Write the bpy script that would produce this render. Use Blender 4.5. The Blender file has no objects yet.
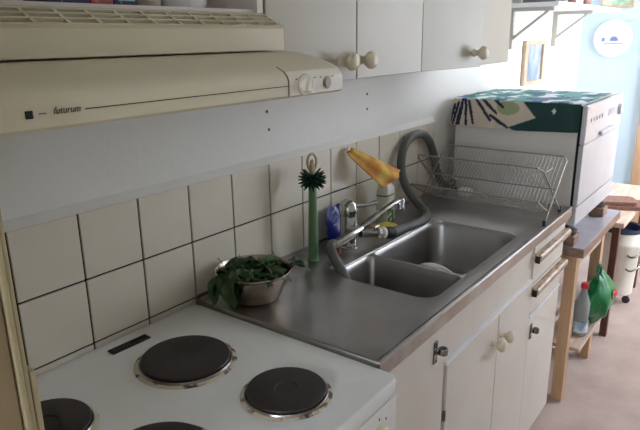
import bpy, bmesh, math, random
from mathutils import Vector, Matrix, noise
random.seed(7)
S = bpy.context.scene
C = S.collection
PI = math.pi

# ------------------------------------------------------------------ camera
yaw, pitch, roll = 0.92762, -0.286755, -0.013605
f = Vector((math.sin(yaw)*math.cos(pitch), math.cos(yaw)*math.cos(pitch), math.sin(pitch)))
r = Vector((math.cos(yaw), -math.sin(yaw), 0)); u = r.cross(f)
r2 = math.cos(roll)*r + math.sin(roll)*u; u2 = -math.sin(roll)*r + math.cos(roll)*u
cd = bpy.data.cameras.new('camera'); cam = bpy.data.objects.new('camera', cd); C.objects.link(cam)
cam.matrix_world = Matrix(((r2.x, u2.x, -f.x, -0.5114), (r2.y, u2.y, -f.y, -1.1231),
                           (r2.z, u2.z, -f.z, 1.5433), (0, 0, 0, 1)))
cd.sensor_fit = 'HORIZONTAL'; cd.sensor_width = 36; cd.lens = 0.94426*36; cd.clip_start = .02
S.camera = cam
# ------------------------------------------------------------------ light and exposure
WIN = (2.95, 3.94, 0.70, 2.38)          # window opening in the wall opposite: x0, x1, z0, z1
YF = -1.72                              # that wall's plane
X0, X1, H = -2.7, 4.0, 2.5              # room ends and ceiling height
FILL_WIN = (-1.40, -.80, 1.1, 2.15)          # unseen window added for fill light, stove-side end wall: y0, y1, z0, z1
w = bpy.data.worlds.new('daylight'); S.world = w; w.use_nodes = True
bg = w.node_tree.nodes['Background']; bg.inputs[0].default_value = (.86, .93, 1.05, 1); bg.inputs[1].default_value = 16.5
def portal(loc, rot, sx, sy):
    ld = bpy.data.lights.new('window_portal', 'AREA'); ld.shape = 'RECTANGLE'; ld.size = sx; ld.size_y = sy; ld.cycles.is_portal = True
    lo = bpy.data.objects.new('window_portal', ld); C.objects.link(lo); lo.location = loc; lo.rotation_euler = rot
portal(((WIN[0]+WIN[1])/2, YF-.12, (WIN[2]+WIN[3])/2), (PI/2, 0, 0), WIN[1]-WIN[0], WIN[3]-WIN[2])
portal((X0-.1, (FILL_WIN[0]+FILL_WIN[1])/2, (FILL_WIN[2]+FILL_WIN[3])/2), (0, -PI/2, 0), FILL_WIN[3]-FILL_WIN[2], FILL_WIN[1]-FILL_WIN[0])  # portal of the added fill window
S.view_settings.view_transform = 'Standard'; S.view_settings.look = 'None'
S.view_settings.gamma = 1; S.view_settings.use_curve_mapping = False
S.view_settings.exposure = 0.22

# ------------------------------------------------------------------ materials
def s2l(c): return tuple(((v/255+.055)/1.055)**2.4 if v > 10 else v/255/12.92 for v in c)
def mat(name, rgb, rough=.5, metal=0, rgb2=None, nscale=6, contrast=(.35, .65), bump=0, bscale=60, stretch=(1, 1, 1),
        coat=0, rvar=0, spec=.5, sheen=0, trans=0):
    m = bpy.data.materials.new(name); m.use_nodes = True; nt = m.node_tree; p = nt.nodes['Principled BSDF']
    p.inputs['Roughness'].default_value = rough; p.inputs['Metallic'].default_value = metal
    p.inputs['Specular IOR Level'].default_value = spec; p.inputs['Coat Weight'].default_value = coat
    p.inputs['Sheen Weight'].default_value = sheen; p.inputs['Transmission Weight'].default_value = trans
    tc = nt.nodes.new('ShaderNodeTexCoord'); mp = nt.nodes.new('ShaderNodeMapping'); mp.inputs['Scale'].default_value = stretch
    nt.links.new(tc.outputs['Object'], mp.inputs[0])
    n = nt.nodes.new('ShaderNodeTexNoise'); n.inputs['Scale'].default_value = nscale; n.inputs['Detail'].default_value = 5
    nt.links.new(mp.outputs[0], n.inputs['Vector'])
    rp = nt.nodes.new('ShaderNodeValToRGB')
    a = s2l(rgb); b = s2l(rgb2) if rgb2 else tuple(v*.93 for v in a)
    rp.color_ramp.elements[0].position = contrast[0]; rp.color_ramp.elements[1].position = contrast[1]
    rp.color_ramp.elements[0].color = (*b, 1); rp.color_ramp.elements[1].color = (*a, 1)
    nt.links.new(n.outputs[0], rp.inputs[0]); nt.links.new(rp.outputs[0], p.inputs['Base Color'])
    if rvar:
        mr = nt.nodes.new('ShaderNodeMapRange'); mr.inputs[3].default_value = rough-rvar; mr.inputs[4].default_value = rough+rvar
        nt.links.new(n.outputs[0], mr.inputs[0]); nt.links.new(mr.outputs[0], p.inputs['Roughness'])
    if bump:
        n2 = nt.nodes.new('ShaderNodeTexNoise'); n2.inputs['Scale'].default_value = bscale; n2.inputs['Detail'].default_value = 3
        nt.links.new(mp.outputs[0], n2.inputs['Vector'])
        bp = nt.nodes.new('ShaderNodeBump'); bp.inputs['Strength'].default_value = bump; bp.inputs['Distance'].default_value = .004
        nt.links.new(n2.outputs[0], bp.inputs['Height']); nt.links.new(bp.outputs[0], p.inputs['Normal'])
    return m
def glassmat(name, tint=(1, 1, 1), g=.06):
    m = bpy.data.materials.new(name); m.use_nodes = True; nt = m.node_tree; nt.nodes.clear()
    o = nt.nodes.new('ShaderNodeOutputMaterial'); mx = nt.nodes.new('ShaderNodeMixShader')
    t = nt.nodes.new('ShaderNodeBsdfTransparent'); gl = nt.nodes.new('ShaderNodeBsdfGlossy')
    t.inputs[0].default_value = (*tint, 1); gl.inputs['Roughness'].default_value = .05; mx.inputs[0].default_value = g
    nt.links.new(t.outputs[0], mx.inputs[1]); nt.links.new(gl.outputs[0], mx.inputs[2]); nt.links.new(mx.outputs[0], o.inputs[0])
    return m
def vcol(name, rough=.85, sheen=.2):
    m = bpy.data.materials.new(name); m.use_nodes = True; nt = m.node_tree; p = nt.nodes['Principled BSDF']
    p.inputs['Roughness'].default_value = rough
    a = nt.nodes.new('ShaderNodeVertexColor'); a.layer_name = 'print'; nt.links.new(a.outputs[0], p.inputs['Base Color'])
    return m
M = {}
M['wall'] = mat('wall_paint', (232, 230, 224), .6, rgb2=(227, 225, 218), nscale=2, bump=.25, bscale=45)
M['wallblue'] = mat('pale_blue_wall_paint', (200, 219, 232), .6, rgb2=(194, 214, 228), nscale=2, bump=.1)
M['ceil'] = mat('ceiling_paint', (240, 240, 238), .8)
M['floor'] = mat('linoleum', (196, 178, 168), .45, rgb2=(174, 154, 146), nscale=7, contrast=(.3, .7), rvar=.1)
M['tile'] = mat('glazed_tile', (226, 219, 203), .16, rgb2=(222, 214, 197), nscale=9)
M['grout'] = mat('dark_grout', (38, 30, 27), .9)
M['plug'] = mat('wall_plug', (140, 62, 56), .7)
M['cab'] = mat('cabinet_paint', (228, 219, 209), .42, rgb2=(222, 212, 201), nscale=4, bump=.05, bscale=20)
M['upcab'] = mat('wall_cabinet_paint', (174, 166, 146), .42, rgb2=(168, 160, 139), nscale=4)
M['cabedge'] = mat('white_edge_paint', (238, 238, 238), .4)
M['beige'] = mat('aged_beige_paint', (190, 175, 138), .5, rgb2=(178, 162, 124), nscale=5)
M['brownpanel'] = mat('brown_door_face', (158, 138, 104), .6, rgb2=(148, 128, 94), nscale=3)
M['hood'] = mat('hood_plastic', (214, 204, 176), .36, rgb2=(210, 200, 171), nscale=3)
M['hoodlight'] = mat('hood_panel_plastic', (234, 226, 208), .35)
M['knob'] = mat('ivory_knob', (224, 211, 183), .3)
M['black'] = mat('black_plastic', (18, 17, 18), .45)
M['dark'] = mat('dark_gap', (26, 22, 20), .9)
M['print'] = mat('brown_print', (62, 50, 44), .5)
M['enamel'] = mat('stove_enamel', (242, 243, 241), .2, rgb2=(238, 238, 233), nscale=5)
M['burnt'] = mat('burnt_enamel', (214, 206, 186), .4, rgb2=(92, 60, 48), nscale=36, contrast=(.40, .50))
M['iron'] = mat('cast_iron', (46, 38, 38), .5, rgb2=(34, 28, 28), nscale=9, bump=.08)
M['ironring'] = mat('iron_ring', (190, 182, 176), .28, metal=1, rgb2=(110, 96, 90), nscale=22)
M['steel'] = mat('brushed_steel', (170, 167, 164), .37, metal=1, rgb2=(150, 147, 145), nscale=5, rvar=.06)
M['steellip'] = mat('steel_edge', (182, 176, 170), .3, metal=1, rgb2=(160, 150, 140), nscale=12)
M['chrome'] = mat('chrome', (200, 200, 200), .1, metal=1)
M['chromedull'] = mat('worn_chrome', (150, 147, 143), .25, metal=1, rgb2=(120, 116, 112), nscale=30)
M['wire'] = mat('steel_wire', (158, 152, 143), .5, metal=.6)
M['copper'] = mat('copper_pipe', (150, 98, 72), .3, metal=1)
M['hose'] = mat('grey_rubber_hose', (94, 96, 91), .5, rgb2=(86, 88, 83), nscale=20)
M['rubber'] = mat('black_rubber', (30, 30, 31), .6)
M['whiteplastic'] = mat('white_plastic', (236, 234, 228), .35)
M['dw'] = mat('appliance_enamel', (202, 202, 206), .3)
M['dwside'] = mat('appliance_side_enamel', (226, 221, 213), .38)
M['dwpanel'] = mat('appliance_control_panel', (222, 222, 228), .16)
M['green'] = mat('sage_green_plastic', (108, 142, 102), .4)
M['bristle'] = mat('dark_green_bristle', (22, 62, 48), .6)
M['clear'] = mat('amber_clear_plastic', (232, 212, 170), .2, trans=.35)
M['blue'] = mat('blue_pouch_film', (38, 62, 170), .3, rgb2=(28, 46, 132), nscale=14)
M['white'] = mat('white_print', (240, 240, 240), .5)
M['bottle'] = mat('milky_bottle', (226, 220, 204), .3, trans=.15)
M['lettergreen'] = mat('green_label_print', (52, 104, 48), .5)
M['sponge'] = mat('yellow_sponge', (226, 210, 112), .9, rgb2=(206, 188, 90), nscale=90, bump=.6, bscale=200)
M['cloth'] = mat('orange_wipe', (228, 190, 100), .9, rgb2=(208, 138, 66), nscale=16, contrast=(.42, .62), bump=.3, bscale=120)
M['leaf'] = mat('herb_leaf', (58, 92, 48), .45, rgb2=(34, 62, 32), nscale=30)
M['leaf2'] = mat('pale_herb_leaf', (112, 140, 92), .5, rgb2=(72, 104, 58), nscale=30)
M['stem'] = mat('herb_stem', (92, 112, 70), .6)
M['bowl'] = mat('spun_steel_bowl', (196, 186, 172), .27, metal=1, rgb2=(180, 168, 152), nscale=6, stretch=(1, 1, 8))
M['wood'] = mat('pine_wood', (204, 168, 132), .5, rgb2=(186, 148, 112), nscale=7, stretch=(6, 6, .6))
M['woodlight'] = mat('worn_light_wood', (220, 200, 184), .4, rgb2=(200, 172, 152), nscale=8, stretch=(.7, 6, 6))
M['wooddark'] = mat('walnut_stain', (104, 58, 42), .4, rgb2=(78, 40, 30), nscale=8, stretch=(6, 6, .7))
M['woodbrown'] = mat('brown_table_edge', (150, 122, 104), .45, rgb2=(126, 98, 80), nscale=9, stretch=(1, 5, 5))
M['laminate'] = mat('grey_laminate', (176, 170, 178), .35, rgb2=(166, 160, 166), nscale=14)
M['pull'] = mat('worn_drawer_pull_wood', (202, 178, 152), .4, rgb2=(140, 104, 76), nscale=16, contrast=(.3, .62), stretch=(1.5, 5, 5))
M['board'] = mat('red_brown_board', (146, 106, 92), .45, rgb2=(126, 88, 74), nscale=10, stretch=(1, 5, 5))
M['shelfgrey'] = mat('shelf_underside_paint', (196, 193, 184), .5)
M['bag'] = mat('green_carrier_bag', (36, 138, 78), .35, rgb2=(22, 108, 60), nscale=10)
M['red'] = mat('red_plastic', (196, 46, 52), .4)
M['bluepet'] = mat('blue_bottle_plastic', (96, 158, 200), .2, trans=.3)
M['clearpet'] = mat('clear_bottle_plastic', (206, 214, 216), .12, trans=.6)
M['paleblue'] = mat('pale_blue_packet', (150, 190, 222), .4, rgb2=(232, 236, 240), nscale=30, contrast=(.45, .55))
M['enamelbin'] = mat('cream_bin_enamel', (228, 222, 208), .3)
M['bluebag'] = mat('navy_bin_liner', (52, 62, 84), .35)
M['framewood'] = mat('pale_frame_wood', (206, 182, 156), .5, rgb2=(186, 160, 132), nscale=20)
M['art'] = mat('blue_grey_print', (206, 216, 226), .4, rgb2=(128, 146, 168), nscale=9, contrast=(.4, .6), stretch=(1, 1, .5))
M['art2'] = mat('green_landscape_print', (206, 222, 188), .5, rgb2=(140, 180, 160), nscale=16, contrast=(.4, .6))
M['bluedraw'] = mat('blue_glaze', (120, 140, 190), .4)
M['porcelain'] = mat('porcelain', (244, 244, 244), .2)
M['cardnavy'] = mat('navy_box_print', (34, 40, 84), .5, rgb2=(180, 180, 190), nscale=60, contrast=(.25, .35))
M['cardred'] = mat('red_box_print', (168, 60, 62), .5, rgb2=(200, 170, 90), nscale=50, contrast=(.3, .4))
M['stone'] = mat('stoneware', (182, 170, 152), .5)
M['glass'] = glassmat('window_glass')
M['picglass'] = glassmat('picture_glass', g=.12)
M['spine1'] = mat('brown_spine', (112, 72, 56), .6)
M['spine2'] = mat('grey_spine', (120, 118, 122), .6)
M['spine3'] = mat('dark_spine', (60, 56, 60), .6)
M['spine4'] = mat('pale_green_spine', (150, 190, 180), .6)
M['towel'] = vcol('printed_towel_cotton')

# ------------------------------------------------------------------ geometry helpers
ORG = {}
class B:
    def __init__(self): self.bm = bmesh.new()
    def box(self, a, b, bev=0, seg=2, rot=None):
        a, b = Vector(a), Vector(b); c = (a+b)/2; s = b-a
        r = bmesh.ops.create_cube(self.bm, size=1)
        vs = r['verts']
        for v in vs: v.co = Vector((v.co.x*s.x, v.co.y*s.y, v.co.z*s.z))
        if bev:
            es = list({e for v in vs for e in v.link_edges})
            rb = bmesh.ops.bevel(self.bm, geom=es, offset=bev, segments=seg, affect='EDGES', profile=.5)
            vs = list({v for f_ in rb['faces'] for v in f_.verts} | {v for v in vs if v.is_valid})
        for v in vs:
            if rot: v.co = rot @ v.co
            v.co += c
        return self
    def lathe(self, prof, c=(0, 0, 0), axis=(0, 0, 1), n=24, cap=True):
        ax = Vector(axis).normalized(); q = Vector((0, 0, 1)).rotation_difference(ax); c = Vector(c)
        rings = []
        for rad, h in prof:
            if rad < 1e-5: rings.append([self.bm.verts.new(c + q @ Vector((0, 0, h)))]); continue
            rings.append([self.bm.verts.new(c + q @ Vector((rad*math.cos(2*PI*i/n), rad*math.sin(2*PI*i/n), h))) for i in range(n)])
        for A, D in zip(rings, rings[1:]):
            for i in range(n):
                j = (i+1) % n
                if len(A) == 1 and len(D) == 1: continue
                if len(A) == 1: self.bm.faces.new((A[0], D[j], D[i]))
                elif len(D) == 1: self.bm.faces.new((A[i], A[j], D[0]))
                else: self.bm.faces.new((A[i], A[j], D[j], D[i]))
        if cap:
            if len(rings[0]) > 1: self.bm.faces.new(rings[0][::-1])
            if len(rings[-1]) > 1: self.bm.faces.new(rings[-1])
        return self
    def tube(self, pts, rad, n=8, smooth=0, cap=True):
        P = [Vector(p) for p in pts]
        if smooth: P = crom(P, smooth)
        R = rad if callable(rad) else (lambda t: rad)
        t0 = (P[1]-P[0]).normalized(); nr = t0.orthogonal().normalized(); rings = []
        for i, p in enumerate(P):
            t = (P[min(i+1, len(P)-1)]-P[max(i-1, 0)]).normalized()
            nr = (nr - t*nr.dot(t)).normalized(); bn = t.cross(nr); rr = R(i/(len(P)-1))
            rings.append([self.bm.verts.new(p + nr*math.cos(2*PI*k/n)*rr + bn*math.sin(2*PI*k/n)*rr) for k in range(n)])
        for A, D in zip(rings, rings[1:]):
            for i in range(n): self.bm.faces.new((A[i], A[(i+1) % n], D[(i+1) % n], D[i]))
        if cap: self.bm.faces.new(rings[0][::-1]); self.bm.faces.new(rings[-1])
        return self
    def prism(self, poly, lo, hi, axis='x', bev=0):
        mk = {'x': lambda p, h: (h, p[0], p[1]), 'y': lambda p, h: (p[0], h, p[1]), 'z': lambda p, h: (p[0], p[1], h)}[axis]
        A = [self.bm.verts.new(mk(p, lo)) for p in poly]; D = [self.bm.verts.new(mk(p, hi)) for p in poly]
        n = len(poly); fs = [self.bm.faces.new((A[i], A[(i+1) % n], D[(i+1) % n], D[i])) for i in range(n)]
        fs += [self.bm.faces.new(A[::-1]), self.bm.faces.new(D)]
        bmesh.ops.recalc_face_normals(self.bm, faces=fs)
        return self
    def quad(self, *p): self.bm.faces.new([self.bm.verts.new(q) for q in p]); return self
    def sheet(self, fn, nu, nv):
        g = [[self.bm.verts.new(fn(i/nu, j/nv)) for j in range(nv+1)] for i in range(nu+1)]
        for i in range(nu):
            for j in range(nv): self.bm.faces.new((g[i][j], g[i+1][j], g[i+1][j+1], g[i][j+1]))
        return self
def crom(P, k):
    out = []
    for i in range(len(P)-1):
        a, b, c, d = P[max(i-1, 0)], P[i], P[i+1], P[min(i+2, len(P)-1)]
        for j in range(k):
            t = j/k
            out.append(.5*((2*b)+(c-a)*t+(2*a-5*b+4*c-d)*t*t+(3*b-a-3*c+d)*t**3))
    return out+[P[-1]]
def setp(o, label=None, cat=None, group=None, kind=None):
    if label: o['label'] = label
    if cat: o['category'] = cat
    if group: o['group'] = group
    if kind: o['kind'] = kind
    return o
def thing(name, loc, label, cat, group=None):
    o = bpy.data.objects.new(name, None); o.empty_display_size = .05; C.objects.link(o); o.location = loc; ORG[o] = Vector(loc)
    return setp(o, label, cat, group)
def obj(name, b, m, parent=None, smooth=False, angle=40, recalc=True, solid=0, subsurf=0):
    bm = b.bm
    if recalc: bmesh.ops.recalc_face_normals(bm, faces=bm.faces)
    if parent: L = ORG[parent]
    else:
        xs = [v.co for v in bm.verts]
        L = Vector(((min(c.x for c in xs)+max(c.x for c in xs))/2, (min(c.y for c in xs)+max(c.y for c in xs))/2, min(c.z for c in xs)))
    for v in bm.verts: v.co -= L
    me = bpy.data.meshes.new(name); bm.to_mesh(me); bm.free()
    me.materials.append(M[m])
    if smooth: me.shade_smooth(); me.set_sharp_from_angle(angle=math.radians(angle))
    o = bpy.data.objects.new(name, me); C.objects.link(o); ORG[o] = L.copy()
    if parent: o.parent = parent
    else: o.location = L
    if subsurf:
        md = o.modifiers.new('sub', 'SUBSURF'); md.levels = md.render_levels = subsurf
    if solid:
        md = o.modifiers.new('thick', 'SOLIDIFY'); md.thickness = solid; md.offset = 0
    return o
def piece(name, src, loc, parent):
    """another object sharing src's mesh at world place loc (mesh origin there), child of parent"""
    o = bpy.data.objects.new(name, src.data); C.objects.link(o); o.parent = parent
    o.location = Vector(loc)-ORG[parent]; ORG[o] = Vector(loc); return o
def rrect(x0, x1, y0, y1, rad, n=6):
    out = []
    R = rad if isinstance(rad, tuple) else (rad, rad, rad, rad)      # corner radii: ++, -+, --, +-
    for sx_, sy_, a, rad in ((1, 1, 0, R[0]), (-1, 1, 90, R[1]), (-1, -1, 180, R[2]), (1, -1, 270, R[3])):
        cx = x1-rad if sx_ > 0 else x0+rad; cy = y1-rad if sy_ > 0 else y0+rad
        for i in range(n+1):
            t = math.radians(a+90*i/n); out.append((cx+rad*math.cos(t), cy+rad*math.sin(t)))
    return out
def plate_with_holes(b, outer, holes, z):
    bm = b.bm; loops = []; es = []
    for lp in [outer]+holes:
        vs = [bm.verts.new((x, y, z)) for x, y in lp]; loops.append(vs)
        es += [bm.edges.new((vs[i], vs[(i+1) % len(vs)])) for i in range(len(vs))]
    bmesh.ops.triangle_fill(bm, use_beauty=True, use_dissolve=False, edges=es)
    return loops
def loft(b, rings, cap=True):
    bm = b.bm; R = [[bm.verts.new(p) for p in ring] for ring in rings]
    for A, D in zip(R, R[1:]):
        n = len(A)
        for i in range(n): bm.faces.new((A[i], A[(i+1) % n], D[(i+1) % n], D[i]))
    if cap: bm.faces.new(R[-1])
def text(name, body, size, m, parent, matrix, extrude=.0004, shear=0, sx=1):
    cu = bpy.data.curves.new('t', 'FONT'); cu.body = body; cu.size = size; cu.extrude = extrude; cu.shear = shear; cu.offset = size*.012 if len(body) < 3 else 0
    cu.align_x = 'CENTER'; cu.align_y = 'CENTER'; cu.resolution_u = 3
    t = bpy.data.objects.new('t', cu); C.objects.link(t); bpy.context.view_layer.update()
    me = bpy.data.meshes.new_from_object(t.evaluated_get(bpy.context.evaluated_depsgraph_get()))
    bpy.data.objects.remove(t); bpy.data.curves.remove(cu)
    me.transform(matrix @ Matrix.Diagonal((sx, 1, 1, 1))); me.transform(Matrix.Translation(-ORG[parent]))
    me.materials.clear(); me.materials.append(M[m]); me.name = name
    o = bpy.data.objects.new(name, me); C.objects.link(o); o.parent = parent; ORG[o] = ORG[parent].copy(); return o

# ------------------------------------------------------------------ the room
setp(obj('floor', B().box((X0, YF, -.1), (X1, .012, 0)), 'floor'), 'pinkish beige mottled linoleum floor', 'floor', kind='structure')
setp(obj('ceiling', B().box((X0, YF, H), (X1, .012, H+.1)), 'ceil'), 'white painted ceiling', 'ceiling', kind='structure')
wall = setp(obj('wall_back', B().box((X0, .012, 0), (X1, .12, H)), 'wall'), 'off-white painted kitchen wall with a band of tiles', 'wall', kind='structure')
setp(obj('wall_right', B().box((X1, YF, 0), (X1+.1, .12, H)), 'wallblue'), 'pale blue end wall of the kitchen', 'wall', kind='structure')
b = B(); ya, yb, za, zb = FILL_WIN
b.box((X0-.1, YF, 0), (X0, ya, H)).box((X0-.1, yb, 0), (X0, .12, H)).box((X0-.1, ya, 0), (X0, yb, za)).box((X0-.1, ya, zb), (X0, yb, H))
setp(obj('wall_left', b, 'wall'), 'end wall on the stove side with an added fill window', 'wall', kind='structure')
b = B(); x0, x1, z0, z1 = WIN
b.box((X0, YF-.12, 0), (x0, YF, H)).box((x1, YF-.12, 0), (X1, YF, H)).box((x0, YF-.12, 0), (x1, YF, z0)).box((x0, YF-.12, z1), (x1, YF, H))
setp(obj('wall_front', b, 'wall'), 'wall with the window across from the sink', 'wall', kind='structure')
wn = thing('window_1', ((x0+x1)/2, YF-.06, z0), 'white framed kitchen window opposite the sink', 'window'); wn['kind'] = 'structure'
b = B(); t = .05
b.box((x0, YF-.09, z0), (x0+t, YF-.03, z1)).box((x1-t, YF-.09, z0), (x1, YF-.03, z1)).box((x0+t, YF-.09, z0), (x1-t, YF-.03, z0+t))
b.box((x0+t, YF-.09, z1-t), (x1-t, YF-.03, z1)).box(((x0+x1)/2-.03, YF-.09, z0+t), ((x0+x1)/2+.03, YF-.03, z1-t))
obj('window_frame', b, 'cabedge', wn)
xm = (x0+x1)/2
obj('pane', B().box((x0+t, YF-.064, z0+t), (xm-.03, YF-.06, z1-t)), 'glass', wn)
obj('pane', B().box((xm+.03, YF-.064, z0+t), (x1-t, YF-.06, z1-t)), 'glass', wn)
wn = thing('fill_window', (X0-.05, (ya+yb)/2, za), 'white framed unseen window added as fill light on the stove side', 'window'); wn['kind'] = 'structure'  # added opening out of view, brightens the stove end
b = B().box((X0-.08, ya, za), (X0-.02, ya+t, zb)).box((X0-.08, yb-t, za), (X0-.02, yb, zb)).box((X0-.08, ya+t, za), (X0-.02, yb-t, za+t)).box((X0-.08, ya+t, zb-t), (X0-.02, yb-t, zb))
obj('window_frame', b, 'cabedge', wn)
obj('pane', B().box((X0-.054, ya+t, za+t), (X0-.05, yb-t, zb-t)), 'glass', wn)
dr = thing('door_1', (3.985, -.9, 0), 'wooden door casing and door in the pale blue end wall', 'door'); dr['kind'] = 'structure'
b = B().box((3.97, -.50, 0), (4.0, -.415, 2.08), .004).box((3.97, -1.42, 0), (4.0, -1.335, 2.08), .004).box((3.97, -1.335, 1.99), (4.0, -.50, 2.08), .004)
obj('casing', b, 'wood', dr)
obj('door_leaf', B().box((3.98, -1.335, .01), (4.0, -.50, 1.99)), 'wood', dr)
# tiles: two full rows and the cut row below, on the wall
TP = .15; G = .0042
obj('grout', B().box((-.15, .0035, .872), (1.795, .012, 1.1985)), 'grout', wall)
full = None; cut = None; last = None
for i in range(-1, 12):
    for z in (.9, 1.05):
        xa, xb = i*TP+G/2, min((i+1)*TP-G/2, 1.795)
        if full is None:
            full = obj('tile', B().box((xa, 0, z+G/2), (xb, .0115, z+TP-G/2), .0012, 1), 'tile', wall)
            base = Vector((xa, 0, z+G/2)); off0 = base
        elif i < 11 or True:
            o = bpy.data.objects.new('tile', full.data); C.objects.link(o); o.parent = wall; o.location = Vector((xa, 0, z+G/2))-off0
    xa, xb = i*TP+G/2, (i+1)*TP-G/2
    if cut is None:
        cut = obj('tile', B().box((xa, 0, .872), (xb, .0115, .9-G/2), .0012, 1), 'tile', wall); cx0 = xa
    else:
        o = bpy.data.objects.new('tile', cut.data); C.objects.link(o); o.parent = wall; o.location = Vector((xa-cx0, 0, 0))
obj('tile_top_edge', B().prism([(-.001, 1.1985), (.0118, 1.2175), (.0118, 1.1985)], -.15, 1.795, 'x'), 'wall', wall)
for x, z in ((.762, 1.345), (.768, 1.294), (1.283, 1.352), (1.284, 1.301)):
    obj('wall_plug', B().lathe([(.0042, 0), (.0042, .002), (.002, .003)], (x, .0125, z), (0, -1, 0), 10), 'plug', wall)

# ------------------------------------------------------------------ tall cupboard at the left
t = thing('tall_cupboard', (-.45, -.27, 0), 'tall beige cupboard with a brown door standing beside the stove', 'cupboard')
obj('body', B().box((-.75, -.478, 0), (-.2275, -.002, 2.0)), 'beige', t)
obj('door', B().box((-.75, -.499, .03), (-.243, -.479, 1.98), .002), 'brownpanel', t)
obj('edge_strip', B().box((-.2415, -.503, .0), (-.2345, -.479, 2.0), .002), 'beige', t)
obj('edge_strip', B().box((-.2340, -.499, .0), (-.2275, -.479, 2.0), .002), 'beige', t)
obj('side_board', B().box((-.2265, -.499, .0), (-.2195, -.30, 1.186), .0015), 'beige', t)

# ------------------------------------------------------------------ stove
SX0, SX1, SZ = -.2185, .4405, .885
st = thing('stove', (.108, -.30, 0), 'white enamel electric stove with four black cast iron hotplates', 'stove')
obj('body', B().box((SX0+.004, -.582, 0), (SX1-.004, -.006, .848)), 'enamel', st)
b = B()
ol = rrect(SX0, SX1, -.604, -.003, .018)
def ring(off, z): return [(x, y, z) for x, y in rrect(SX0+off, SX1-off, -.604+off, -.003-off, max(.018-off*.5, .006))]
loft(b, [ring(.002, .852), ring(0, .856), ring(0, .884), ring(.002, .888), ring(.006, .8885), ring(.016, .885)])
obj('cooktop', b, 'enamel', st, True, 30)
for (x, y, rad) in ((.232, -.205, .098), (.262, -.457, .081), (-.07, -.182, .081), (-.012, -.414, .098)):
    hp = obj('hotplate', B().lathe([(rad*.93, .886), (rad*.955, .895), (rad*.94, .8985), (rad*.9, .8995), (rad*.30, .8985), (rad*.26, .8965), (0, .8965)], (x, y, 0), n=48), 'iron', st, True, 30)
    obj('hotplate_ring', B().lathe([(rad*1.0, .8855), (rad*1.01, .890), (rad*.985, .8925), (rad*.945, .8905), (rad*.945, .8855)], (x, y, 0), n=48), 'ironring', hp, True, 50)
    obj('burnt_rim', B().lathe([(rad*1.10, .8852), (rad*1.05, .8872), (rad*1.0, .8882), (rad*1.0, .8852)], (x, y, 0), n=48, cap=False), 'burnt', hp, True, 50)
rz = Matrix.Rotation(math.radians(-2), 3, 'Z')
vs = obj('vent_slot', B().box((.158, -.058, .8851), (.256, -.034, .8895), .002, 2, rz), 'black', st)
obj('vent_slat', B().box((.21, -.052, .8893), (.25, -.040, .8905), .0005, 1, rz), 'dark', vs)
obj('front_gap', B().box((SX0+.004, -.596, .845), (SX1-.006, -.58, .8525)), 'dark', st)
obj('control_panel', B().box((SX0+.002, -.600, .74), (SX1-.001, -.581, .846), .002), 'enamel', st)
obj('oven_door', B().box((SX0+.004, -.60, .16), (SX1-.004, -.581, .73), .004), 'enamel', st)
b = B().tube([(SX0+.08, -.60, .69), (SX0+.08, -.635, .69), (SX1-.08, -.635, .69), (SX1-.08, -.60, .69)], .008, 10)
obj('oven_handle', b, 'whiteplastic', st, True)
for i, x in enumerate((.37, .28, .19, .10, .01)):
    k = obj('knob', B().lathe([(.021, 0), (.021, .012), (.018, .016), (0, .016)], (x, -.6005, .79), (0, -1, 0), 24), 'knob', st, True, 35)
    obj('knob_grip', B().box((x-.005, -.632, .771), (x+.005, -.6165, .809), .003, 2, Matrix.Rotation(.5, 3, 'Y')), 'knob', k)
    for a in (-1, 0, 1): obj('scale_mark', B().box((x+a*.026-.001, -.6013, .822-abs(a)*.012), (x+a*.026+.001, -.600, .827-abs(a)*.012)), 'print', k)

# ------------------------------------------------------------------ steel sink bench
BX0, BX1, BY, BZ = .442, 1.872, -.557, .90
sk = thing('sink_bench', (1.157, -.28, .86), 'long stainless steel sink bench with two basins set into the worktop', 'sink bench')
b = B(); zr = BZ-.009
hole = rrect(.785, 1.435, -.505, -.180, .055, 7)
lp = plate_with_holes(b, rrect(BX0+.012, BX1-.012, BY+.014, -.014, .004, 2), [hole], BZ-.004)
def bring(o, z): return [(x, y, z) for x, y in rrect(BX0+o, BX1-o, BY+o, -.001-o, .004, 2)]
loft(b, [bring(.012, BZ-.004), bring(.009, BZ-.001), bring(.005, BZ+.0006), bring(.001, BZ-.001), bring(0, BZ-.004)], cap=False)
def hring(o, z): return [(x, y, z) for x, y in rrect(.785+o, 1.435-o, -.505+o, -.180-o, .055-o*.5, 7)]
loft(b, [hring(0, BZ-.004), hring(.0012, BZ-.0046), hring(.002, BZ-.008)], cap=False)
bas = [(.793, .990, (.022, .05, .05, .022)), (1.002, 1.427, (.05, .022, .022, .05))]
holes = [rrect(xa, xb, -.498, -.187, rd, 7) for xa, xb, rd in bas]
hr = [(x, y) for x, y, z in hring(.002, 0)]
plate_with_holes(b, hr, holes, BZ-.008)
bmesh.ops.remove_doubles(b.bm, verts=b.bm.verts, dist=.0004)
top = obj('worktop', b, 'steel', sk, True, 35)
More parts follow.
